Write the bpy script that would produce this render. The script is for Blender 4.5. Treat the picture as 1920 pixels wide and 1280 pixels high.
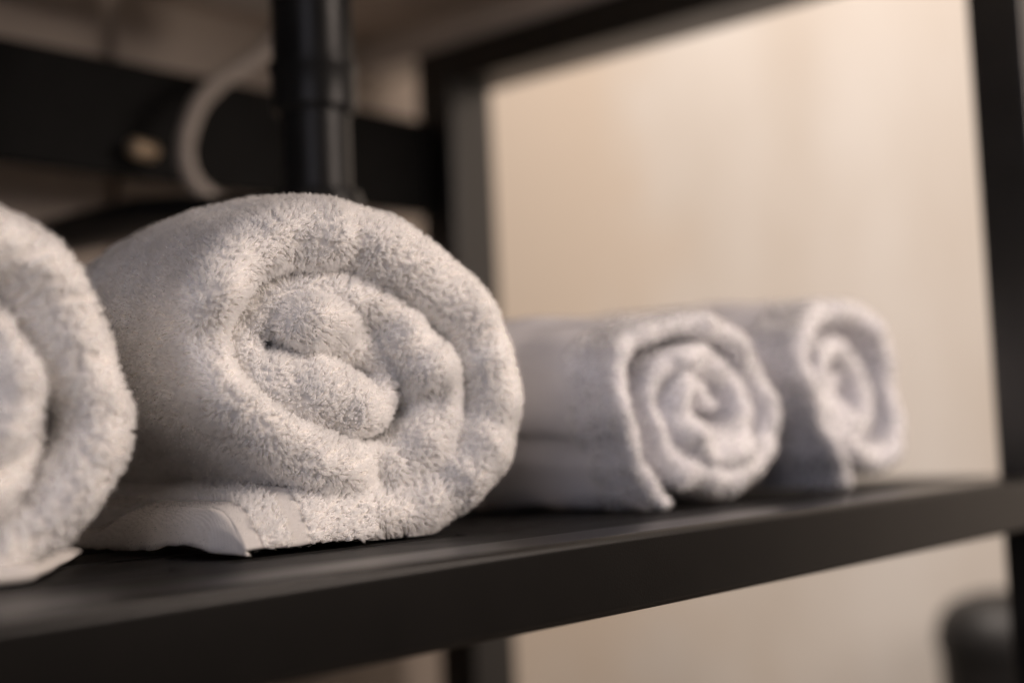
import bpy, bmesh, math, random
import numpy as np
from mathutils import Vector, Matrix, noise

for o in list(bpy.data.objects):
    bpy.data.objects.remove(o, do_unlink=True)
S = bpy.context.scene
COL = S.collection

# ------------------------------------------------------------------ camera
cam_d = bpy.data.cameras.new('camera')
cam = bpy.data.objects.new('camera', cam_d)
COL.objects.link(cam)
right = Vector((0.66570095, -0.74487027, -0.0448389))
down = Vector((0.02369147, 0.0811548, -0.9964199))
fwd = Vector((0.74584245, 0.66225537, 0.0716719))
m3 = Matrix((right, -down, -fwd)).transposed()
cam.matrix_world = Matrix.Translation((-0.4693, -0.4224, 0.0505)) @ m3.to_4x4()
cam_d.sensor_width = 36.0
cam_d.lens = 47.8
cam_d.clip_start = 0.02
cam_d.clip_end = 60.0
cam_d.dof.use_dof = True
cam_d.dof.focus_distance = 0.703
cam_d.dof.aperture_fstop = 2.1
cam_d.dof.aperture_blades = 0
S.camera = cam

# ------------------------------------------------------------------ world, lamps, exposure
W = bpy.data.worlds.new('World')
S.world = W
W.use_nodes = True
bgn = W.node_tree.nodes['Background']
bgn.inputs[0].default_value = (1.0, 0.88, 0.82, 1)
bgn.inputs[1].default_value = 0.022


def area(name, loc, target, size, power, col, size_y=None):
    d = bpy.data.lights.new(name, 'AREA')
    d.energy = power
    d.color = col
    d.shape = 'RECTANGLE'
    d.size = size
    d.size_y = size_y or size
    o = bpy.data.objects.new(name, d)
    COL.objects.link(o)
    o.location = loc
    o.rotation_euler = (Vector(target) - Vector(loc)).to_track_quat('-Z', 'Y').to_euler()
    return o


area('key_lamp', (0.75, -1.10, 0.68), (0.05, 0.15, 0.06), 0.70, 20.5, (1.0, 0.835, 0.73))
area('wall_lamp', (-0.20, 0.50, 2.60), (1.56, 0.75, 0.10), 0.7, 118.0, (1.0, 0.88, 0.79))
area('cool_fill_lamp', (-1.5, -0.9, 0.60), (0.1, 0.15, 0.08), 0.9, 6.5, (0.88, 0.86, 1.0))

S.view_settings.view_transform = 'Standard'
S.view_settings.look = 'None'
S.view_settings.exposure = 0.0
S.view_settings.gamma = 1.0
S.view_settings.use_curve_mapping = False
S.render.engine = 'CYCLES'
S.cycles.use_denoising = True
S.cycles.max_bounces = 20
S.cycles.diffuse_bounces = 6
S.cycles.glossy_bounces = 20
S.cycles.transmission_bounces = 20
S.cycles_curves.shape = 'THICK'
S.cycles_curves.subdivisions = 2
S.cycles.caustics_reflective = False
S.cycles.caustics_refractive = False


# ------------------------------------------------------------------ materials
def new_mat(name):
    m = bpy.data.materials.new(name)
    m.use_nodes = True
    nt = m.node_tree
    return m, nt, nt.nodes['Principled BSDF']


def mixed(name, c1, c2, scale, rough=0.5, rough2=None, bump=0.0, bscale=None, spec=0.5, stretch=(1, 1, 1), detail=4,
          metallic=0.0, bdist=0.001):
    m, nt, b = new_mat(name)
    tc = nt.nodes.new('ShaderNodeTexCoord')
    mp = nt.nodes.new('ShaderNodeMapping')
    mp.inputs['Scale'].default_value = stretch
    nt.links.new(tc.outputs['Object'], mp.inputs['Vector'])
    n = nt.nodes.new('ShaderNodeTexNoise')
    n.inputs['Scale'].default_value = scale
    n.inputs['Detail'].default_value = detail
    nt.links.new(mp.outputs[0], n.inputs['Vector'])
    r = nt.nodes.new('ShaderNodeValToRGB')
    r.color_ramp.elements[0].position = 0.32
    r.color_ramp.elements[1].position = 0.68
    r.color_ramp.elements[0].color = (*c1, 1)
    r.color_ramp.elements[1].color = (*c2, 1)
    nt.links.new(n.outputs['Fac'], r.inputs['Fac'])
    nt.links.new(r.outputs['Color'], b.inputs['Base Color'])
    b.inputs['Roughness'].default_value = rough
    b.inputs['Metallic'].default_value = metallic
    b.inputs['Specular IOR Level'].default_value = spec
    if rough2 is not None:
        mr = nt.nodes.new('ShaderNodeMapRange')
        mr.inputs['From Min'].default_value = 0.3
        mr.inputs['From Max'].default_value = 0.7
        mr.inputs['To Min'].default_value = rough
        mr.inputs['To Max'].default_value = rough2
        nt.links.new(n.outputs['Fac'], mr.inputs['Value'])
        nt.links.new(mr.outputs[0], b.inputs['Roughness'])
    if bump:
        n2 = nt.nodes.new('ShaderNodeTexNoise')
        n2.inputs['Scale'].default_value = bscale or scale * 6
        n2.inputs['Detail'].default_value = 3
        nt.links.new(tc.outputs['Object'], n2.inputs['Vector'])
        bp = nt.nodes.new('ShaderNodeBump')
        bp.inputs['Strength'].default_value = bump
        bp.inputs['Distance'].default_value = bdist
        nt.links.new(n2.outputs['Fac'], bp.inputs['Height'])
        nt.links.new(bp.outputs[0], b.inputs['Normal'])
    return m


def pile_mat(name, c1, c2):
    """cotton fibres: light runs through the pile, so a hair shader with many bounces"""
    m = bpy.data.materials.new(name)
    m.use_nodes = True
    nt = m.node_tree
    nt.nodes.clear()
    out = nt.nodes.new('ShaderNodeOutputMaterial')
    tc = nt.nodes.new('ShaderNodeTexCoord')
    n = nt.nodes.new('ShaderNodeTexNoise')
    n.inputs['Scale'].default_value = 28
    nt.links.new(tc.outputs['Object'], n.inputs['Vector'])
    mx = nt.nodes.new('ShaderNodeMix')
    mx.data_type = 'RGBA'
    mx.inputs[6].default_value = (*c1, 1)
    mx.inputs[7].default_value = (*c2, 1)
    nt.links.new(n.outputs['Fac'], mx.inputs[0])
    h = nt.nodes.new('ShaderNodeBsdfHairPrincipled')
    h.parametrization = 'COLOR'
    nt.links.new(mx.outputs[2], h.inputs['Color'])
    h.inputs['IOR'].default_value = 1.18
    h.inputs['Roughness'].default_value = 0.95
    h.inputs['Radial Roughness'].default_value = 0.85
    nt.links.new(h.outputs[0], out.inputs['Surface'])
    return m


M_metal = mixed('black_powder_coated_steel', (0.005, 0.0047, 0.0044), (0.008, 0.0075, 0.007), 35, 0.34, 0.42, 0.10, 900, 0.85)
M_rail = mixed('black_rail_paint', (0.0065, 0.0057, 0.0050), (0.0080, 0.0070, 0.0062), 35, 0.31, None, 0.10, 900, 0.26)
M_shelf = mixed('black_shelf_sheet', (0.006, 0.0056, 0.0055), (0.010, 0.0092, 0.009), 22, 0.46, 0.58, 0.10, 700, 0.15)
M_matte = mixed('matte_black_steel', (0.004, 0.004, 0.004), (0.006, 0.006, 0.006), 30, 0.7, None, 0, 0, 0.12)
M_plastic = mixed('black_pipe_plastic', (0.010, 0.010, 0.010), (0.014, 0.014, 0.014), 20, 0.26, 0.34, 0.0, 0, 0.13)
M_hose = mixed('pale_braided_hose', (0.24, 0.21, 0.185), (0.32, 0.285, 0.255), 160, 0.5, 0.6, 0.3, 900, 0.4)
M_brass = mixed('warm_metal_valve', (0.55, 0.42, 0.28), (0.65, 0.52, 0.38), 60, 0.35, 0.45, 0, 0, 0.5, metallic=0.6)
M_side = mixed('beige_side_wall', (0.60, 0.54, 0.475), (0.69, 0.65, 0.605), 4.5, 0.85, None, 0.25, 60, 0.2, (1, 1, 0.35), 6, 0, 0.002)
nt = M_side.node_tree                                       # a warmer wood-toned panel tint sets in towards the far end of the wall
bs_ = nt.nodes['Principled BSDF']
src_ = bs_.inputs['Base Color'].links[0].from_socket
tc_ = nt.nodes.new('ShaderNodeTexCoord')
sp_ = nt.nodes.new('ShaderNodeSeparateXYZ')
nt.links.new(tc_.outputs['Object'], sp_.inputs[0])
nz_ = nt.nodes.new('ShaderNodeTexNoise')
nz_.inputs['Scale'].default_value = 2.3
nz_.inputs['Detail'].default_value = 5
nt.links.new(tc_.outputs['Object'], nz_.inputs['Vector'])
ma_ = nt.nodes.new('ShaderNodeMath')
ma_.operation = 'MULTIPLY_ADD'
ma_.inputs[1].default_value = 1.1
nt.links.new(nz_.outputs['Fac'], ma_.inputs[0])
nt.links.new(sp_.outputs['Y'], ma_.inputs[2])
mr_ = nt.nodes.new('ShaderNodeMapRange')
mr_.interpolation_type = 'SMOOTHSTEP'
mr_.inputs['From Min'].default_value = 1.50
mr_.inputs['From Max'].default_value = 1.82
nt.links.new(ma_.outputs[0], mr_.inputs['Value'])
mx_ = nt.nodes.new('ShaderNodeMix')
mx_.data_type = 'RGBA'
mx_.inputs[7].default_value = (0.615, 0.525, 0.435, 1)
nt.links.new(mr_.outputs[0], mx_.inputs[0])
nt.links.new(src_, mx_.inputs[6])
nt.links.new(mx_.outputs[2], bs_.inputs['Base Color'])
M_back = mixed('taupe_back_wall', (0.42, 0.36, 0.31), (0.48, 0.415, 0.36), 5, 0.7, None, 0.1, 80, 0.3)
M_counter = mixed('beige_counter_underside', (0.50, 0.43, 0.36), (0.58, 0.50, 0.43), 6, 0.7, None, 0.1, 90, 0.3)
M_basin = mixed('white_ceramic', (0.72, 0.68, 0.63), (0.76, 0.72, 0.67), 8, 0.25, None, 0, 0, 0.5)
M_floor = mixed('dark_floor_tile', (0.13, 0.115, 0.10), (0.19, 0.165, 0.145), 4, 0.5, 0.6, 0.1, 60)
M_bin = mixed('black_bin_plastic', (0.010, 0.010, 0.010), (0.016, 0.015, 0.015), 15, 0.45, 0.55, 0.05, 300)
WARM = ((0.91, 0.885, 0.86), (0.935, 0.91, 0.885))
COOL_LIT = ((0.905, 0.895, 0.91), (0.93, 0.92, 0.935))  # cool light on the two far rolls, put into their pile colour
M_cloth = mixed('white_terry_ground', (0.80, 0.77, 0.74), (0.85, 0.82, 0.79), 40, 0.95, None, 0.5, 500, 0.1)
M_cloth_cool = mixed('cool_lit_terry_ground', (0.80, 0.785, 0.81), (0.85, 0.835, 0.86), 40, 0.95, None, 0.5, 500, 0.1)  # same white cloth, with the cool light tinted into its colour
M_pile = pile_mat('white_terry_pile', *WARM)
M_pile_cool = pile_mat('cool_lit_terry_pile', *COOL_LIT)


def band_mat():
    m, nt, b = new_mat('white_woven_border_cloth')
    tc = nt.nodes.new('ShaderNodeTexCoord')
    w = nt.nodes.new('ShaderNodeTexWave')
    w.wave_type = 'BANDS'
    w.bands_direction = 'X'
    w.inputs['Scale'].default_value = 330
    w.inputs['Distortion'].default_value = 1.2
    w.inputs['Detail'].default_value = 2
    n = nt.nodes.new('ShaderNodeTexNoise')
    n.inputs['Scale'].default_value = 900
    nt.links.new(tc.outputs['Object'], w.inputs['Vector'])
    nt.links.new(tc.outputs['Object'], n.inputs['Vector'])
    ad = nt.nodes.new('ShaderNodeMath')
    ad.operation = 'ADD'
    nt.links.new(w.outputs['Fac'], ad.inputs[0])
    nt.links.new(n.outputs['Fac'], ad.inputs[1])
    bp = nt.nodes.new('ShaderNodeBump')
    bp.inputs['Strength'].default_value = 0.4
    bp.inputs['Distance'].default_value = 0.0004
    nt.links.new(ad.outputs[0], bp.inputs['Height'])
    nt.links.new(bp.outputs[0], b.inputs['Normal'])
    b.inputs['Base Color'].default_value = (0.76, 0.73, 0.70, 1)
    b.inputs['Roughness'].default_value = 0.75
    b.inputs['Specular IOR Level'].default_value = 0.25
    return m


M_band = band_mat()


# ------------------------------------------------------------------ helpers
def link(name, data, mat=None, parent=None):
    o = bpy.data.objects.new(name, data)
    COL.objects.link(o)
    if mat is not None:
        data.materials.append(mat)
    if parent is not None:
        o.parent = parent
    return o


def tag(o, label=None, cat=None, group=None, kind=None):
    if label:
        o['label'] = label
    if cat:
        o['category'] = cat
    if group:
        o['group'] = group
    if kind:
        o['kind'] = kind
    return o


def empty(name, loc=(0, 0, 0), rz=0.0):
    o = bpy.data.objects.new(name, None)
    o.empty_display_size = 0.05
    COL.objects.link(o)
    o.location = loc
    o.rotation_euler = (0, 0, rz)
    return o


def from_bm(name, bm, mat, parent=None, smooth=True):
    me = bpy.data.meshes.new(name)
    bm.normal_update()
    bm.to_mesh(me)
    bm.free()
    if smooth:
        for p in me.polygons:
            p.use_smooth = True
    return link(name, me, mat, parent)


def box(name, lo, hi, mat, parent=None, bevel=0.0, seg=4):
    bm = bmesh.new()
    bmesh.ops.create_cube(bm, size=1.0)
    lo, hi = Vector(lo), Vector(hi)
    c, s = (lo + hi) / 2, hi - lo
    for v in bm.verts:
        v.co = Vector((c.x + v.co.x * s.x, c.y + v.co.y * s.y, c.z + v.co.z * s.z))
    if bevel:
        bmesh.ops.bevel(bm, geom=list(bm.edges), offset=bevel, segments=seg, profile=0.5, affect='EDGES')
    o = from_bm(name, bm, mat, parent, smooth=bool(bevel))
    if bevel:
        o.modifiers.new('wn', 'WEIGHTED_NORMAL').keep_sharp = True
    return o


def lathe(name, prof, loc, mat, parent=None, n=48, axis=None):
    bm = bmesh.new()
    rings = []
    for r, z in prof:
        rings.append([bm.verts.new((r * math.cos(2 * math.pi * i / n), r * math.sin(2 * math.pi * i / n), z)) for i in range(n)])
    for a, b in zip(rings[:-1], rings[1:]):
        for i in range(n):
            bm.faces.new((a[i], a[(i + 1) % n], b[(i + 1) % n], b[i]))
    bm.faces.new(list(reversed(rings[0])))
    bm.faces.new(rings[-1])
    M = Matrix.Translation(loc)
    if axis is not None:
        M = M @ Vector(axis).to_track_quat('Z', 'Y').to_matrix().to_4x4()
    bmesh.ops.transform(bm, matrix=M, verts=bm.verts)
    bmesh.ops.recalc_face_normals(bm, faces=bm.faces)
    o = from_bm(name, bm, mat, parent)
    try:
        o.data.set_sharp_from_angle(angle=math.radians(40))
    except Exception:
        pass
    return o


def catmull(P, step):
    P = np.asarray(P, float)
    Q = np.vstack([2 * P[0] - P[1], P, 2 * P[-1] - P[-2]])
    out = []
    for i in range(1, len(Q) - 2):
        p0, p1, p2, p3 = Q[i - 1], Q[i], Q[i + 1], Q[i + 2]
        n = max(2, int(np.linalg.norm((p2 - p1)[:2 if P.shape[1] == 4 else 3]) / step))
        t = np.linspace(0, 1, n, endpoint=False)[:, None]
        out.append(0.5 * ((2 * p1) + (-p0 + p2) * t + (2 * p0 - 5 * p1 + 4 * p2 - p3) * t ** 2 + (-p0 + 3 * p1 - 3 * p2 + p3) * t ** 3))
    out.append(P[-1:])
    return np.vstack(out)


def tube(name, pts, r, mat, parent=None, n=20):
    P = catmull(pts, 0.004)
    bm = bmesh.new()
    rings = []
    up = Vector((0, 0, 1))
    for i in range(len(P)):
        t = Vector(P[min(i + 1, len(P) - 1)] - P[max(i - 1, 0)]).normalized()
        a = t.orthogonal().normalized() if abs(t.dot(up)) > 0.98 else t.cross(up).normalized()
        b = t.cross(a)
        rings.append([bm.verts.new(Vector(P[i]) + r * (math.cos(2 * math.pi * k / n) * a + math.sin(2 * math.pi * k / n) * b)) for k in range(n)])
    for q, s in zip(rings[:-1], rings[1:]):
        for k in range(n):
            bm.faces.new((q[k], q[(k + 1) % n], s[(k + 1) % n], s[k]))
    bm.faces.new(rings[0])
    bm.faces.new(rings[-1])
    bmesh.ops.recalc_face_normals(bm, faces=bm.faces)
    return from_bm(name, bm, mat, parent)


# ------------------------------------------------------------------ setting
FLOOR_Z = -0.62
box('floor', (-0.9, -0.9, FLOOR_Z - 0.05), (1.56, 1.9, FLOOR_Z), M_floor)['kind'] = 'structure'
tag(box('side_wall', (1.56, -0.70, FLOOR_Z), (1.66, 2.2, 1.5), M_side), 'warm beige plaster wall beyond the open end of the rack', 'wall', kind='structure')
bm = bmesh.new()
for (x0, x1, y0) in ((-0.9, 0.322, 0.85), (0.338, 0.86, 0.85), (0.3215, 0.3385, 0.872)):
    q = [bm.verts.new(p) for p in ((x0, y0, FLOOR_Z), (x1, y0, FLOOR_Z), (x1, 0.95, FLOOR_Z), (x0, 0.95, FLOOR_Z), (x0, y0, 0.66), (x1, y0, 0.66), (x1, 0.95, 0.66), (x0, 0.95, 0.66))]
    for f in ((3, 2, 1, 0), (4, 5, 6, 7), (0, 1, 5, 4), (1, 2, 6, 5), (2, 3, 7, 6), (3, 0, 4, 7)):
        bm.faces.new([q[k] for k in f])
tag(from_bm('back_wall', bm, M_back, None, False), 'dim taupe panelled wall behind the rack and the black drain pipe', 'wall', kind='structure')

# ------------------------------------------------------------------ metal rack (one thing with its members as parts)
rack = empty('metal_rack', (0.0, 0.3, 0.0))
tag(rack, 'black steel rack of square tube with the towel shelf and corner posts', 'rack')


def rpart(name, lo, hi, mat=M_metal, bevel=0.0035):
    o = box(name, Vector(lo) - rack.location, Vector(hi) - rack.location, mat, rack, bevel)
    return o


PX0, PX1 = 0.672, 0.745            # the right-hand posts
BY0, BY1 = 0.671, 0.727            # the rear posts
LX0, LX1 = -0.703, -0.630          # the left-hand posts
rpart('front_rail', (LX1 + 0.0005, 0.0, -0.040), (PX0 - 0.0005, 0.045, 0.0), M_rail, bevel=0.0045)
for (a, b) in ((PX0, PX1), (LX0, LX1)):
    rpart('corner_post', (a, -0.004, FLOOR_Z), (b, 0.045, 0.518))
    rpart('corner_post', (a, BY0, FLOOR_Z), (b, BY1, 0.518))
    rpart('end_rail', (a + 0.008, 0.0455, -0.040), (b - 0.008, BY0 - 0.0005, -0.001))
    rpart('top_end_rail', (a + 0.001, 0.0455, 0.473), (b - 0.001, BY0 - 0.0005, 0.5180))
rpart('rear_rail', (LX1 + 0.0005, BY0 + 0.010, -0.040), (PX0 - 0.0005, BY1 - 0.010, -0.001))
rpart('top_rear_rail', (LX1 + 0.0005, BY0 + 0.040, 0.320), (PX0 - 0.0005, BY1 - 0.002, 0.434), M_matte)
# shelf sheet: punched with rows of long slots, built as strips and bridges in one mesh
bm = bmesh.new()


def strip(bm, x0, x1, y0, y1, z0=-0.006, z1=-0.0015):
    vs = [bm.verts.new(p) for p in ((x0, y0, z0), (x1, y0, z0), (x1, y1, z0), (x0, y1, z0), (x0, y0, z1), (x1, y0, z1), (x1, y1, z1), (x0, y1, z1))]
    for f in ((3, 2, 1, 0), (4, 5, 6, 7), (0, 1, 5, 4), (1, 2, 6, 5), (2, 3, 7, 6), (3, 0, 4, 7)):
        bm.faces.new([vs[i] for i in f])


rowy = [0.0465, 0.1075, 0.118, 0.178, 0.1885, 0.249, 0.2595, 0.32, 0.3305, 0.391, 0.4015, 0.462, 0.4725, 0.533, 0.5435, 0.6795]
sx0, sx1 = LX1 + 0.002, PX0 - 0.002
for k in range(0, len(rowy), 2):
    strip(bm, sx0, sx1, rowy[k], rowy[k + 1])
for k in range(1, len(rowy) - 1, 2):
    off = 0.0844 if (k // 2) % 2 == 0 else -0.02
    xs = [off + 0.19 * i for i in range(-6, 6)]
    edges = [sx0] + [x for x in xs if sx0 + 0.03 < x < sx1 - 0.06]
    strip(bm, sx0, sx0 + 0.02, rowy[k], rowy[k + 1])
    strip(bm, sx1 - 0.03, sx1, rowy[k], rowy[k + 1])
    for x in xs:
        if sx0 + 0.04 < x < sx1 - 0.07:
            strip(bm, x, x + 0.03, rowy[k], rowy[k + 1])
bmesh.ops.translate(bm, verts=bm.verts, vec=-rack.location)
from_bm('shelf_sheet', bm, M_shelf, rack, smooth=False)

# ------------------------------------------------------------------ counter, basin, plumbing
ct = empty('washstand_counter', (0.0, 0.40, 0.558))
tag(ct, 'beige counter slab whose dim underside shows above the black rack', 'counter')
box('slab', Vector((-0.80, -0.03, 0.558)) - ct.location, Vector((0.78, 0.847, 0.60)) - ct.location, M_counter, ct, 0.003)
for (a, b) in ((PX0 + 0.004, PX1 - 0.004), (LX0 + 0.004, LX1 - 0.004)):
    box('support_batten', Vector((a, 0.0, 0.5187)) - ct.location, Vector((b, 0.84, 0.5575)) - ct.location, M_basin, ct, 0.002)  # pale basin colour stands in for light caught on the batten face
bs = box('wash_basin', (-0.14, 0.12, 0.506), (0.427, 0.700, 0.5575), M_basin, None, 0.012, 5)
tag(bs, 'pale ceramic basin bottom hanging below the counter at the top of the photo', 'basin')

pipe = empty('drain_pipe', (0.191, 0.352, 0.0))
tag(pipe, 'thick black plastic drain pipe rising behind the large towel roll', 'pipe')
lathe('upper_sleeve', [(0.0295, 0.338), (0.0305, 0.342), (0.0305, 0.5055)], (0, 0, 0), M_plastic, pipe)
lathe('collar_nut', [(0.0290, 0.300), (0.0318, 0.303), (0.0318, 0.330), (0.0335, 0.333), (0.0335, 0.3375), (0.0300, 0.3378)], (0, 0, 0), M_plastic, pipe)
lathe('lower_pipe', [(0.0262, 0.2405), (0.0262, 0.2996)], (0, 0, 0), M_plastic, pipe)
lathe('trap_collar', [(0.030, 0.186), (0.0345, 0.190), (0.0345, 0.232), (0.032, 0.2400)], (0, 0, 0), M_plastic, pipe)
lathe('trap_cup', [(0.018, 0.112), (0.029, 0.120), (0.030, 0.1855)], (0, 0, 0), M_plastic, pipe)
tube('trap_outlet', [(0.0, 0.02, 0.225), (0.004, 0.08, 0.232), (0.012, 0.16, 0.246), (0.018, 0.24, 0.258), (0.020, 0.33, 0.262), (0.020, 0.496, 0.264)], 0.019, M_plastic, pipe)

hose = tube('supply_hose', [(0.400, 0.62, 0.5055), (0.392, 0.632, 0.475), (0.3633, 0.64, 0.4389), (0.3236, 0.645, 0.4106), (0.2947, 0.645, 0.3798),
                            (0.2794, 0.645, 0.3365), (0.2862, 0.642, 0.3068), (0.310, 0.64, 0.290), (0.345, 0.645, 0.284), (0.385, 0.67, 0.284), (0.41, 0.74, 0.286), (0.415, 0.847, 0.287)], 0.0088, M_hose)
tag(hose, 'pale flexible supply hose looping down beside the black pipe', 'hose')
valve = empty('stop_valve', (0.262, 0.690, 0.343))
tag(valve, 'small warm metal stop valve against the black band behind the towels', 'valve')
lathe('valve_body', [(0.006, -0.014), (0.0085, -0.012), (0.0085, 0.014), (0.006, 0.016)], (0, 0, 0), M_brass, valve, 24, (1, 0.2, 0))
lathe('valve_stem', [(0.0045, 0.0), (0.0045, 0.012)], (0, 0, 0), M_brass, valve, 16, (0, 1, 0))

wb = empty('waste_bin', (1.448, 0.362, FLOOR_Z))
tag(wb, 'dark round-topped bin standing on the floor by the beige wall, behind the right post', 'bin')
lathe('bin_body', [(0.085, 0.0), (0.088, 0.004), (0.098, 0.34), (0.099, 0.345)], (0, 0, 0), M_bin, wb, 64)
lathe('bin_lid', [(0.101, 0.346), (0.102, 0.350), (0.101, 0.370), (0.094, 0.392), (0.078, 0.410), (0.050, 0.421), (0.020, 0.425)], (0, 0, 0), M_bin, wb, 64)

# traced end-face spirals: across, up, half thickness, recess (metres)
MAIN= [(-0.0555, 0.0098, 0.0038, 0.006), (-0.0417, 0.0115, 0.0077, 0.002), (-0.0244, 0.0122, 0.0112, 0.0), (-0.0017, 0.012, 0.0126, 0.0), (0.0247, 0.0139, 0.0146, 0.0), (0.0487, 0.0242, 0.0161, 0.0), (0.0703, 0.0401, 0.017, 0.0), (0.0835, 0.0618, 0.0175, 0.0), (0.0845, 0.0879, 0.0178, 0.0), (0.0746, 0.1141, 0.0184, 0.0), (0.0526, 0.1365, 0.0187, 0.0), (0.0209, 0.1546, 0.0183, -0.002), (-0.0144, 0.1626, 0.0172, -0.004), (-0.0485, 0.1608, 0.0162, -0.006), (-0.0746, 0.1487, 0.015, -0.008), (-0.092, 0.1296, 0.0134, -0.01), (-0.099, 0.1059, 0.0119, -0.01), (-0.094, 0.0846, 0.0112, -0.012), (-0.0773, 0.0669, 0.0124, -0.014), (-0.054, 0.0517, 0.0132, -0.014), (-0.0289, 0.0417, 0.014, -0.011), (-0.0024, 0.0357, 0.0143, -0.001), (0.0197, 0.0389, 0.0169, 0.003), (0.0393, 0.0504, 0.0178, 0.0), (0.0478, 0.0694, 0.0167, 0.008), (0.0416, 0.0889, 0.0167, 0.0), (0.0263, 0.1067, 0.0153, 0.005), (0.0071, 0.1226, 0.0139, 0.003), (-0.0179, 0.1322, 0.0131, 0.007), (-0.0443, 0.1309, 0.0117, 0.007), (-0.0646, 0.1193, 0.0123, 0.004), (-0.0749, 0.1039, 0.0119, 0.004), (-0.07, 0.0897, 0.0147, 0.001), (-0.0535, 0.0819, 0.0193, -0.003), (-0.0319, 0.0788, 0.0213, -0.005), (-0.0116, 0.0733, 0.0171, -0.003), (0.0034, 0.0695, 0.0104, 0.003), (0.0132, 0.0775, 0.0081, 0.01), (0.0159, 0.0914, 0.0088, 0.012), (0.007, 0.1037, 0.0099, 0.01), (-0.0106, 0.1128, 0.0132, 0.002), (-0.031, 0.1177, 0.0146, -0.006), (-0.0455, 0.1158, 0.0117, -0.005), (-0.0564, 0.1123, 0.0077, 0.002)]
SECOND= [(-0.0762, 0.0003, 0.0049, 0.0), (-0.0894, 0.0183, 0.0052, 0.0), (-0.1048, 0.0413, 0.0055, 0.0), (-0.1156, 0.067, 0.0058, 0.0), (-0.1159, 0.0908, 0.0061, 0.0), (-0.0987, 0.1117, 0.0062, 0.0), (-0.0652, 0.1207, 0.006, 0.0), (-0.0205, 0.1236, 0.0066, 0.0), (0.0226, 0.1128, 0.0072, 0.0), (0.0525, 0.0901, 0.0074, 0.0), (0.0654, 0.0588, 0.0078, 0.0), (0.0534, 0.0319, 0.0097, 0.0), (0.0232, 0.0187, 0.0121, 0.0), (-0.021, 0.019, 0.0117, 0.0), (-0.0536, 0.0331, 0.0093, 0.003), (-0.0701, 0.0541, 0.0063, 0.006), (-0.071, 0.077, 0.0056, 0.008), (-0.0553, 0.0948, 0.0071, 0.004), (-0.024, 0.1014, 0.0088, 0.0), (0.0116, 0.0944, 0.0083, 0.01), (0.035, 0.0766, 0.0092, 0.008), (0.0356, 0.0547, 0.0092, -0.002), (0.0111, 0.0365, 0.012, -0.006), (-0.0256, 0.0392, 0.0109, -0.004), (-0.0463, 0.0571, 0.0115, -0.004), (-0.0391, 0.0787, 0.0094, -0.004), (-0.0128, 0.0816, 0.0067, 0.012), (0.0058, 0.0654, 0.0067, 0.012)]
THIRD= [(-0.0262, -0.0024, 0.0054, 0.0), (-0.0406, 0.0198, 0.0058, 0.0), (-0.0621, 0.0491, 0.0061, 0.0), (-0.0865, 0.0817, 0.0068, 0.0), (-0.0951, 0.1097, 0.0072, 0.0), (-0.0725, 0.1306, 0.0077, 0.0), (-0.0207, 0.1401, 0.008, 0.0), (0.0234, 0.1318, 0.0083, 0.0), (0.0469, 0.1105, 0.0084, 0.0), (0.0538, 0.0774, 0.0088, 0.0), (0.0542, 0.0465, 0.0093, 0.0), (0.0286, 0.0211, 0.0108, 0.0), (-0.0106, 0.029, 0.0093, 0.0), (-0.0423, 0.0528, 0.0074, 0.002), (-0.0605, 0.0818, 0.0069, 0.004), (-0.0535, 0.1044, 0.0082, 0.002), (-0.0244, 0.1112, 0.0076, 0.006), (0.0051, 0.0989, 0.0086, 0.008), (0.02, 0.0731, 0.0095, 0.006), (0.0164, 0.0473, 0.0095, 0.006), (-0.0128, 0.0522, 0.0093, 0.002), (-0.0308, 0.0755, 0.0075, 0.014), (-0.0134, 0.0881, 0.0068, 0.014)]
LEFT= [(-0.0198, 0.0057, 0.003, 0.0), (0.0001, 0.0064, 0.0052, 0.0), (0.0187, 0.0116, 0.0081, 0.0), (0.039, 0.0223, 0.0111, 0.0), (0.0585, 0.0389, 0.0132, 0.0), (0.0691, 0.0565, 0.0144, 0.0), (0.0649, 0.081, 0.0148, 0.0), (0.0524, 0.1106, 0.0156, 0.0), (0.0369, 0.1319, 0.0149, 0.0), (0.0165, 0.1436, 0.0136, -0.004), (-0.0112, 0.147, 0.0114, -0.006), (-0.033, 0.1344, 0.0102, -0.008), (-0.0457, 0.1083, 0.0094, -0.008), (-0.0479, 0.0834, 0.0093, -0.008), (-0.0421, 0.0584, 0.0093, -0.006), (-0.0258, 0.0388, 0.0093, -0.004), (-0.0063, 0.0322, 0.0096, -0.002), (0.0157, 0.0374, 0.0094, 0.004), (0.0317, 0.0502, 0.0087, 0.013), (0.0386, 0.0695, 0.0083, 0.021), (0.038, 0.0904, 0.0083, 0.023), (0.0309, 0.1088, 0.0083, 0.023), (0.0161, 0.1215, 0.0077, 0.018), (-0.0026, 0.1243, 0.0075, 0.012), (-0.0205, 0.1136, 0.0078, 0.008), (-0.0272, 0.0898, 0.0077, 0.006), (-0.0211, 0.0662, 0.0081, 0.004), (-0.0037, 0.0549, 0.0092, 0.0), (0.013, 0.0587, 0.0098, -0.004), (0.0233, 0.0731, 0.01, -0.005), (0.0242, 0.0925, 0.01, -0.005), (0.0168, 0.1083, 0.0095, -0.003), (-0.0005, 0.1111, 0.008, 0.004), (-0.012, 0.0964, 0.0074, 0.008), (-0.0078, 0.079, 0.0074, 0.008), (0.0036, 0.0834, 0.0071, 0.008)]
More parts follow.
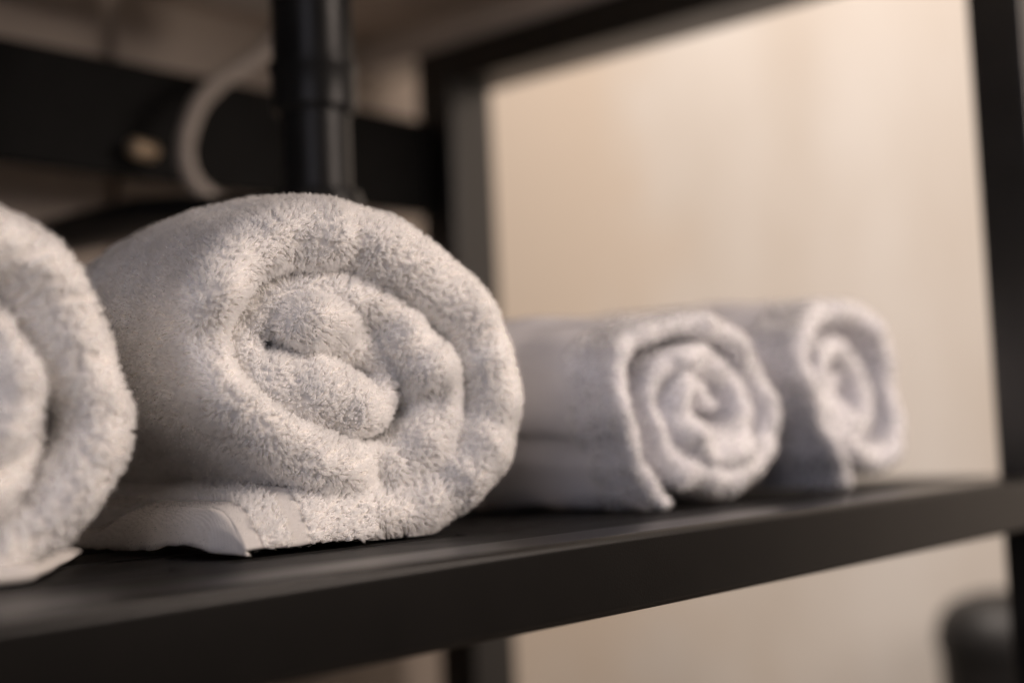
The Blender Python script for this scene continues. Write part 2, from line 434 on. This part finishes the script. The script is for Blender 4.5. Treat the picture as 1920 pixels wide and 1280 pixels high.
DENTS= [(-0.0008, 0.11, 0.0115, 0.008), (0.013, 0.1169, 0.0105, 0.006), (-0.0175, 0.1022, 0.0074, 0.004), (-0.0201, 0.1178, 0.0097, -0.002), (-0.036, 0.1204, 0.0112, -0.001), (0.0282, 0.0737, 0.0088, 0.008), (0.0424, 0.0764, 0.0089, 0.007), (0.0176, 0.068, 0.0076, 0.005), (0.0324, 0.089, 0.0118, -0.002), (0.0362, 0.0578, 0.0112, -0.002), (0.004, 0.0302, 0.0086, 0.007), (0.0012, 0.0403, 0.0069, 0.004), (-0.0234, 0.0387, 0.0127, -0.003), (-0.0757, 0.1142, 0.0108, 0.002), (-0.099, 0.1059, 0.009, 0.005), (-0.0869, 0.1276, 0.0108, -0.004), (-0.0347, 0.0727, 0.0196, -0.003), (-0.0442, 0.1511, 0.0112, 0.003), (-0.0058, 0.147, 0.0104, 0.002), (-0.0049, 0.0151, 0.0142, -0.003)]
DENTS_SMALL= [(-0.0388, 0.0689, 0.0065, 0.008), (-0.0177, 0.072, 0.0066, 0.009), (0.0049, 0.0759, 0.0067, 0.008), (-0.0418, 0.0373, 0.0054, 0.007), (-0.0158, 0.0378, 0.0055, 0.007), (0.0324, 0.0517, 0.0076, 0.01), (-0.101, 0.085, 0.0069, 0.008), (-0.0371, 0.0533, 0.0108, -0.005), (0.0207, 0.0286, 0.0128, -0.005), (-0.0368, 0.0896, 0.0094, -0.004), (0.0297, 0.0804, 0.0099, -0.004), (-0.0069, 0.0935, 0.0074, 0.005)]

# ------------------------------------------------------------------ towels
def vnoise(P, scale, seed):
    """vector noise at every point"""
    o1 = seed * 1.37
    n1 = noise.noise
    return np.array([(n1((x * scale + o1, y * scale, z * scale)), n1((x * scale, y * scale + o1 + 31.7, z * scale)),
                      n1((x * scale, y * scale, z * scale + o1 + 57.3))) for x, y, z in P.tolist()])


def roll_geometry(path, L, seed, back_scale=1.05, bulge=0.04, amp=1.0, step=0.0022, centre_u=0.0, dents=()):
    """One cloth layer swept along the traced spiral: rounded front fold, walls running back to the far end.
    u = right across the end face, w = depth into the rack, v = up."""
    P = catmull(path, step)
    n = len(P)
    u, v, a, w0 = P[:, 0], P[:, 1], np.maximum(P[:, 2], 0.0012), P[:, 3]
    arc = np.concatenate([[0], np.cumsum(np.hypot(np.diff(u), np.diff(v)))])
    rng = np.random.default_rng(seed)
    a = a * (1 + 0.065 * np.interp(arc, np.arange(0, arc[-1] + 0.02, 0.016), rng.normal(0, 1, len(np.arange(0, arc[-1] + 0.02, 0.016)))))
    w0 = w0 + 0.0015 * np.interp(arc, np.arange(0, arc[-1] + 0.02, 0.013), rng.normal(0, 1, len(np.arange(0, arc[-1] + 0.02, 0.013))))
    wig = 0.0016 * amp * np.interp(arc, np.arange(0, arc[-1] + 0.03, 0.019), rng.normal(0, 1, len(np.arange(0, arc[-1] + 0.03, 0.019))))
    e = np.clip(np.minimum(arc, arc[-1] - arc) / 0.010, 0, 1)
    a = a * np.sqrt(np.clip(1 - (1 - e) ** 2, 0.02, 1))
    du, dv = np.gradient(u), np.gradient(v)
    k = np.ones(5) / 5
    du = np.convolve(np.pad(du, 2, 'edge'), k, 'valid')
    dv = np.convolve(np.pad(dv, 2, 'edge'), k, 'valid')
    ln = np.hypot(du, dv)
    nu, nv = dv / ln, -du / ln                                  # outer side of a counter-clockwise spiral
    u = u + nu * wig
    v = v + nv * wig
    th = np.linspace(-90, 90, 15)
    prof = []                                                    # (normal factor, round factor, straight factor)
    for t in th:
        prof.append((math.sin(math.radians(t)), 1 - math.cos(math.radians(t)), 0.0))
    outer = np.linspace(0, 1, 26)[1:] ** 1.5
    for s in outer:
        prof.append((1.0, 1.0, s))
    for t in (60, 25, -25, -60):
        prof.append((math.sin(math.radians(t)), 1.0 + 0.8 * math.cos(math.radians(t)), 1.0))
    for s in outer[::-1]:
        prof.append((-1.0, 1.0, s))
    prof = np.array(prof)
    m = len(prof)
    U = u[:, None] + nu[:, None] * a[:, None] * prof[None, :, 0]
    V = v[:, None] + nv[:, None] * a[:, None] * prof[None, :, 0]
    Wd = w0[:, None] + a[:, None] * 0.95 * prof[None, :, 1] + (L - w0[:, None] - a[:, None] * 0.95) * prof[None, :, 2]
    t = np.clip(Wd / L, 0, 1)
    sc = 1 + bulge * np.sin(np.pi * np.clip(t * 1.6, 0, 1)) + (back_scale - 1) * t
    U = centre_u + (U - centre_u) * sc
    V = V * sc
    pts = np.stack([U, Wd, V], -1).reshape(-1, 3)
    nz = vnoise(pts, 26.0, seed) * 0.0058 * amp + vnoise(pts, 75.0, seed + 5) * 0.0015 * amp
    far = np.clip(pts[:, 1] / 0.05, 0.35, 1.0)
    pts = pts + nz * np.stack([far, np.ones_like(far), far], -1)
    for (du_, dv_, rad_, dep_) in dents:                         # pressed-in valleys and pushed-out folds of the end face
        g = np.exp(-(((pts[:, 0] - du_) ** 2 + (pts[:, 2] - dv_) ** 2) / rad_ ** 2)) * np.clip(1 - pts[:, 1] / 0.06, 0, 1)
        pts[:, 1] += dep_ * g
    pts[:, 2] = np.maximum(pts[:, 2], 0.0012)
    idx = np.arange(n * m).reshape(n, m)
    A = idx[:-1, :]
    B = idx[1:, :]
    quads = np.stack([A, np.roll(A, -1, 1), np.roll(B, -1, 1), B], -1).reshape(-1, 4)
    total = arc[-1]
    # which faces carry visible pile
    jj = np.tile(np.arange(m), n - 1)
    ii = np.repeat(np.arange(n - 1), m)
    ang = np.unwrap(np.arctan2(v - v.mean(), u - u.mean()))
    turn = np.abs(ang - ang[0]) / (2 * np.pi)
    front = (jj < 15) | ((prof[jj, 2] < 0.10))
    outerwall = (jj >= 14) & (jj < 40) & (turn[ii] < 1.30)
    return pts, quads, front, outerwall, arc


def normals_of(pts, tri):
    fn = np.cross(pts[tri[:, 1]] - pts[tri[:, 0]], pts[tri[:, 2]] - pts[tri[:, 0]])
    vn = np.zeros_like(pts)
    for c in range(3):
        np.add.at(vn, tri[:, c], fn)
    vn /= np.linalg.norm(vn, axis=1)[:, None] + 1e-12
    return fn, vn


def grow_pile(name, parent, mat, pts, tri, wgt, rng, tuft_gap, strands, length, rad, seed, lean=0.55, clump=0.6):
    """Terry pile: tufts of short fibres, combed by a slowly turning flow, as one curves object."""
    fn, vn = normals_of(pts, tri)
    ar = 0.5 * np.linalg.norm(fn, axis=1) * wgt
    N = int(ar.sum() / tuft_gap ** 2)
    pick = np.searchsorted(np.cumsum(ar) / ar.sum(), rng.random(N))
    pick = np.clip(pick, 0, len(tri) - 1)
    r1, r2 = np.sqrt(rng.random(N)), rng.random(N)
    b = np.stack([1 - r1, r1 * (1 - r2), r1 * r2], -1)
    T = tri[pick]
    root = (pts[T] * b[..., None]).sum(1)
    nor = (vn[T] * b[..., None]).sum(1)
    nor /= np.linalg.norm(nor, axis=1)[:, None] + 1e-12
    flow = vnoise(root, 22.0, seed + 31) + 0.6 * vnoise(root, 70.0, seed + 57)
    flow[:, 2] -= 0.06
    flow -= nor * (flow * nor).sum(1)[:, None]
    d = nor + lean * 1.6 * flow + rng.normal(0, 0.22, (N, 3))
    d /= np.linalg.norm(d, axis=1)[:, None]
    tl = length * rng.uniform(0.75, 1.2, N)
    tip = root + d * tl[:, None]
    # strands
    K = strands
    M = N * K
    ti = np.repeat(np.arange(N), K)
    t1 = np.cross(nor, rng.normal(0, 1, (N, 3)))
    t1 /= np.linalg.norm(t1, axis=1)[:, None] + 1e-12
    t2 = np.cross(nor, t1)
    rr = tuft_gap * 0.62 * np.sqrt(rng.random(M))
    aa = rng.random(M) * 2 * np.pi
    offs = (np.cos(aa) * rr)[:, None] * t1[ti] + (np.sin(aa) * rr)[:, None] * t2[ti]
    p0 = root[ti] + offs - nor[ti] * length * 0.10
    f = rng.uniform(0.7, 1.15, M)[:, None]
    p4 = p0 + (tip - root)[ti] * f - offs * clump + rng.normal(0, length * 0.07, (M, 3))
    p4 += nor[ti] * length * 0.10
    mid = p0 * 0.5 + p4 * 0.5 + nor[ti] * (length * 0.34) + rng.normal(0, length * 0.05, (M, 3))
    s = np.linspace(0, 1, 5)
    C = ((1 - s) ** 2)[None, :, None] * p0[:, None] + (2 * s * (1 - s))[None, :, None] * mid[:, None] + (s ** 2)[None, :, None] * p4[:, None]
    C[..., 2] = np.maximum(C[..., 2], 0.0003)
    cu = bpy.data.hair_curves.new(name)
    cu.add_curves([5] * M)
    cu.attributes['position'].data.foreach_set('vector', C.astype(np.float32).ravel())
    ra = cu.attributes.new('radius', 'FLOAT', 'POINT')
    ra.data.foreach_set('value', np.tile(np.array([1.0, 1.0, 0.9, 0.75, 0.4], np.float32) * rad, M))
    o = link(name, cu, mat, parent)
    return o, M


def towel(name, label, path, origin, yaw, L, seed, mat, pmat, tuft_gap, strands, length, rad, back_scale=1.05, bulge=0.04, amp=1.0, step=0.0022,
          wall_weight=0.7, dents=()):
    pts, quads, front, outerwall, arc = roll_geometry(path, L, seed, back_scale, bulge, amp, step, 0.0, dents)
    me = bpy.data.meshes.new(name)
    me.from_pydata([tuple(p) for p in pts], [], [tuple(int(i) for i in q) for q in quads])
    for p in me.polygons:
        p.use_smooth = True
    bm = bmesh.new()
    bm.from_mesh(me)
    bmesh.ops.holes_fill(bm, edges=[e for e in bm.edges if e.is_boundary], sides=0)
    bm.to_mesh(me)
    bm.free()
    o = link(name, me, mat)
    o.location = origin
    o.rotation_euler = (0, 0, yaw)
    tag(o, label, 'towel', 'rolled towels on the shelf')
    tri = np.vstack([quads[:, [0, 1, 2]], quads[:, [0, 2, 3]]])
    depth = pts[quads].mean(1)[:, 1]
    w = np.where(front, 1.0, np.where(outerwall, np.interp(depth, [0.0, 0.12, 0.3], [1.0, wall_weight, 0.35]), 0.0))
    z = pts[quads].mean(1)[:, 2]
    w = w * np.where(z < 0.0016, 0.15, 1.0)
    w = np.concatenate([w, w])
    fn, vn = normals_of(pts, tri)
    # outward check: front folds must point towards -w
    fm = np.concatenate([front, front])
    if (fn[fm][:, 1]).mean() > 0:
        tri = tri[:, ::-1]
        me.flip_normals()
    rng = np.random.default_rng(seed + 100)
    ob, cnt = grow_pile('terry_pile', o, pmat, pts, tri, w, rng, tuft_gap, strands, length, rad, seed)
    print(name, 'verts', len(pts), 'strands', cnt)
    return o


SC = 1.0
LEFT = [(u * 1.6 if u < 0 else u, v, a, w) for (u, v, a, w) in LEFT]
big = towel('rolled_towel', 'largest plush white towel roll, in sharp focus, its loose hem curling onto the shelf', MAIN, (0.03, 0.12, 0.0), math.radians(-12), 0.36, 3,
            M_cloth, M_pile, 0.00165, 11, 0.0037, 0.000095, back_scale=1.03, bulge=0.055, wall_weight=1.0, amp=0.55, dents=DENTS)
near = towel('rolled_towel', 'white towel roll cut by the left edge of the photo, nearest the camera', LEFT, (-0.2, 0.12, 0.0), 0.0, 0.36, 11,
      M_cloth, M_pile, 0.0021, 9, 0.0038, 0.00014, back_scale=1.04, bulge=0.03, step=0.0028)
towel('rolled_towel', 'smaller blurred white towel roll with a loose flap, right of the largest roll', SECOND, (0.34, 0.10, 0.0), 0.0, 0.38, 23,
      M_cloth_cool, M_pile_cool, 0.0024, 9, 0.0025, 0.00014, back_scale=1.14, bulge=0.02, amp=1.05, wall_weight=1.0, dents=DENTS_SMALL, step=0.0028)
towel('rolled_towel', 'blurred white towel roll at the far end of the shelf, nearest the right post', THIRD, (0.53, 0.09, 0.0), 0.0, 0.38, 37,
      M_cloth_cool, M_pile_cool, 0.0028, 9, 0.0025, 0.00016, back_scale=1.10, bulge=0.02, amp=0.95, wall_weight=1.0, step=0.0030)

# loose hem of the large towel: a sheet leaving the roll to the left, its front edge curling down to the shelf
big_inv = (Matrix.Translation(big.location) @ Matrix.Rotation(math.radians(-12), 4, 'Z')).inverted()


def hem_point(s, t):
    """s: 0 under the roll .. 1 at the hem; t: 0 at the front selvedge .. 1 at the back (world)"""
    x0 = 0.022 + (-0.066 - 0.022) * s
    y = 0.1135 + 0.26 * t
    d = 0.26 * t
    x = x0 + 0.030 * t
    if d < 0.030:
        arch = 0.0195 * math.sin(math.pi / 2 * d / 0.030) ** 0.8
    elif d < 0.095:
        arch = 0.0195
    else:
        q = min(1.0, (d - 0.095) / 0.085)
        arch = 0.0195 * (1 - q * q * (3 - 2 * q))
    root = 0.035 * min(1.0, d / 0.018) ** 0.6
    k = s ** 1.5
    z = 0.0028 + root * (1 - k) + arch * k
    z += 0.0012 * noise.noise(Vector((x * 40, y * 40, 2.0)))
    return Vector((x, y, z))


NS, NT = 70, 90
gp = [[hem_point(i / NS, (j / NT) ** 1.5) for j in range(NT + 1)] for i in range(NS + 1)]


def sheet(name, i0, i1, mat, lift, thick, parent):
    bm = bmesh.new()
    top, bot = [], []
    for i in range(i0, i1 + 1):
        rt, rb = [], []
        for j in range(NT + 1):
            p = gp[i][j]
            a = gp[min(i + 1, NS)][j] - gp[max(i - 1, 0)][j]
            b = gp[i][min(j + 1, NT)] - gp[i][max(j - 1, 0)]
            nn = b.cross(a).normalized()
            if nn.z < 0:
                nn = -nn
            if j == 0:
                nn = (nn + Vector((0, -0.6, 0))).normalized()
            rt.append(bm.verts.new(big_inv @ (p + nn * lift)))
            q = p - nn * thick
            q.z = max(q.z, 0.0004)
            rb.append(bm.verts.new(big_inv @ q))
        top.append(rt)
        bot.append(rb)
    n = i1 - i0
    for i in range(n):
        for j in range(NT):
            bm.faces.new((top[i][j], top[i + 1][j], top[i + 1][j + 1], top[i][j + 1]))
            bm.faces.new((bot[i][j + 1], bot[i + 1][j + 1], bot[i + 1][j], bot[i][j]))
        bm.faces.new((top[i + 1][0], top[i][0], bot[i][0], bot[i + 1][0]))
        bm.faces.new((top[i][NT], top[i + 1][NT], bot[i + 1][NT], bot[i][NT]))
    for j in range(NT):
        bm.faces.new((top[0][j], top[0][j + 1], bot[0][j + 1], bot[0][j]))
        bm.faces.new((top[n][j + 1], top[n][j], bot[n][j], bot[n][j + 1]))
    bmesh.ops.recalc_face_normals(bm, faces=bm.faces)
    return from_bm(name, bm, mat, parent)


def s_of(x):
    return int(round((0.022 - x) / 0.088 * NS))


iA, iB, iC = s_of(-0.026), s_of(-0.0385), s_of(-0.0555)
sheet('hem_cloth', 0, iA, M_cloth, 0.0005, 0.0024, big)
sheet('woven_border', iA, iB, M_band, 0.0009, 0.0026, big)
sheet('hem_cloth', iB, iC, M_cloth, 0.0003, 0.0024, big)
sheet('hem', iC, NS, M_band, 0.0012, 0.0030, big)
# the hem itself turns down over the edge of the arch and stops short of the shelf
bm = bmesh.new()
fa, fb = [], []
NH = 10
for q in range(NH + 1):
    f = q / NH
    ra, rb = [], []
    for j in range(NT + 1):
        p = gp[NS][j]
        d = p.y - 0.1135
        gap = 0.0005 + 0.0048 * math.exp(-((d - 0.048) / 0.030) ** 2)
        low = min(p.z, gap)
        a_ = f * math.pi / 2
        x = p.x - 0.0095 * math.sin(a_) * min(1.0, d / 0.02) + 0.002 * f * f + 0.0011 * f * noise.noise(Vector((p.y * 90, f * 4, 8.0)))
        z = low + (p.z - low) * math.cos(a_) + 0.0012 * noise.noise(Vector((p.y * 75, f * 3, 5.0)))
        ra.append(bm.verts.new(big_inv @ Vector((x - 0.0006, p.y, z + 0.0012 * (1 - f)))))
        rb.append(bm.verts.new(big_inv @ Vector((x + 0.0030, p.y + 0.0006, max(0.0003, z - 0.0020 * (1 - f))))))
    fa.append(ra)
    fb.append(rb)
for q in range(NH):
    for j in range(NT):
        bm.faces.new((fa[q][j], fa[q][j + 1], fa[q + 1][j + 1], fa[q + 1][j]))
        bm.faces.new((fb[q][j + 1], fb[q][j], fb[q + 1][j], fb[q + 1][j + 1]))
    bm.faces.new((fa[q][0], fa[q + 1][0], fb[q + 1][0], fb[q][0]))
    bm.faces.new((fa[q + 1][NT], fa[q][NT], fb[q][NT], fb[q + 1][NT]))
for j in range(NT):
    bm.faces.new((fa[NH][j], fa[NH][j + 1], fb[NH][j + 1], fb[NH][j]))
    bm.faces.new((fa[0][j + 1], fa[0][j], fb[0][j], fb[0][j + 1]))
bmesh.ops.recalc_face_normals(bm, faces=bm.faces)
hem_edge = from_bm('hem_edge', bm, M_band, big)
# short stray fibres on the woven bands and the hem
bm = bmesh.new()
for ob_ in [c for c in big.children if c.type == 'MESH' and c.name.startswith(('hem', 'woven')) and not c.name.startswith('hem_cloth')]:
    bm.from_mesh(ob_.data)
bmesh.ops.triangulate(bm, faces=bm.faces)
bm.verts.index_update()
P_ = np.array([tuple(v.co) for v in bm.verts])
T_ = np.array([[v.index for v in f_.verts] for f_ in bm.faces])
bm.free()
grow_pile('hem_fuzz', big, M_pile, P_, T_, np.ones(len(T_)), np.random.default_rng(91), 0.0034, 2, 0.0011, 0.00006, 93, lean=0.9, clump=0.1)
# pile on the terry strips of the loose end
P, Tr, Wt = [], [], []
for (i0, i1) in ((0, iA), (iB, iC)):
    for i in range(i0, i1):
        for j in range(NT):
            k = len(P)
            P += [big_inv @ gp[i][j], big_inv @ gp[i + 1][j], big_inv @ gp[i + 1][j + 1], big_inv @ gp[i][j + 1]]
            w_ = 1.0
            Tr += [(k, k + 1, k + 2), (k, k + 2, k + 3)]
            Wt += [w_, w_]
P = np.array([tuple(p) for p in P])
Tr = np.array(Tr)
fn, _ = normals_of(P, Tr)
if fn[:, 2].mean() < 0:
    Tr = Tr[:, ::-1]
grow_pile('hem_pile', big, M_pile, P, Tr, np.array(Wt), np.random.default_rng(77), 0.0018, 14, 0.0046, 0.00011, 71, lean=0.22)

# pale hem lying flat under the nearest towel, showing at its lower right
bm = bmesh.new()
rows = []
for i in range(13):
    f = i / 12
    x1 = -0.174 + 0.085 * f
    y1 = 0.113 + 0.105 * f
    row = []
    for (dx, zt) in ((-0.10, 0.0075), (-0.05, 0.0072), (-0.012, 0.0066), (-0.004, 0.0060), (-0.001, 0.0046), (0.0, 0.0030), (-0.001, 0.0012), (-0.006, 0.0006), (-0.10, 0.0006)):
        wob = 0.0012 * noise.noise(Vector((f * 5, dx * 30, 9.0)))
        row.append(bm.verts.new(Vector((x1 + dx + 0.2 + wob, y1 - dx * 0.12 - 0.12, zt + (0.4 * abs(wob) if zt > 0.002 else 0)))))
    rows.append(row)
for p, q in zip(rows[:-1], rows[1:]):
    for k in range(len(p)):
        bm.faces.new((p[k], p[(k + 1) % len(p)], q[(k + 1) % len(p)], q[k]))
bm.faces.new(rows[0])
bm.faces.new(rows[-1])
bmesh.ops.recalc_face_normals(bm, faces=bm.faces)
from_bm('hem', bm, M_band, near)
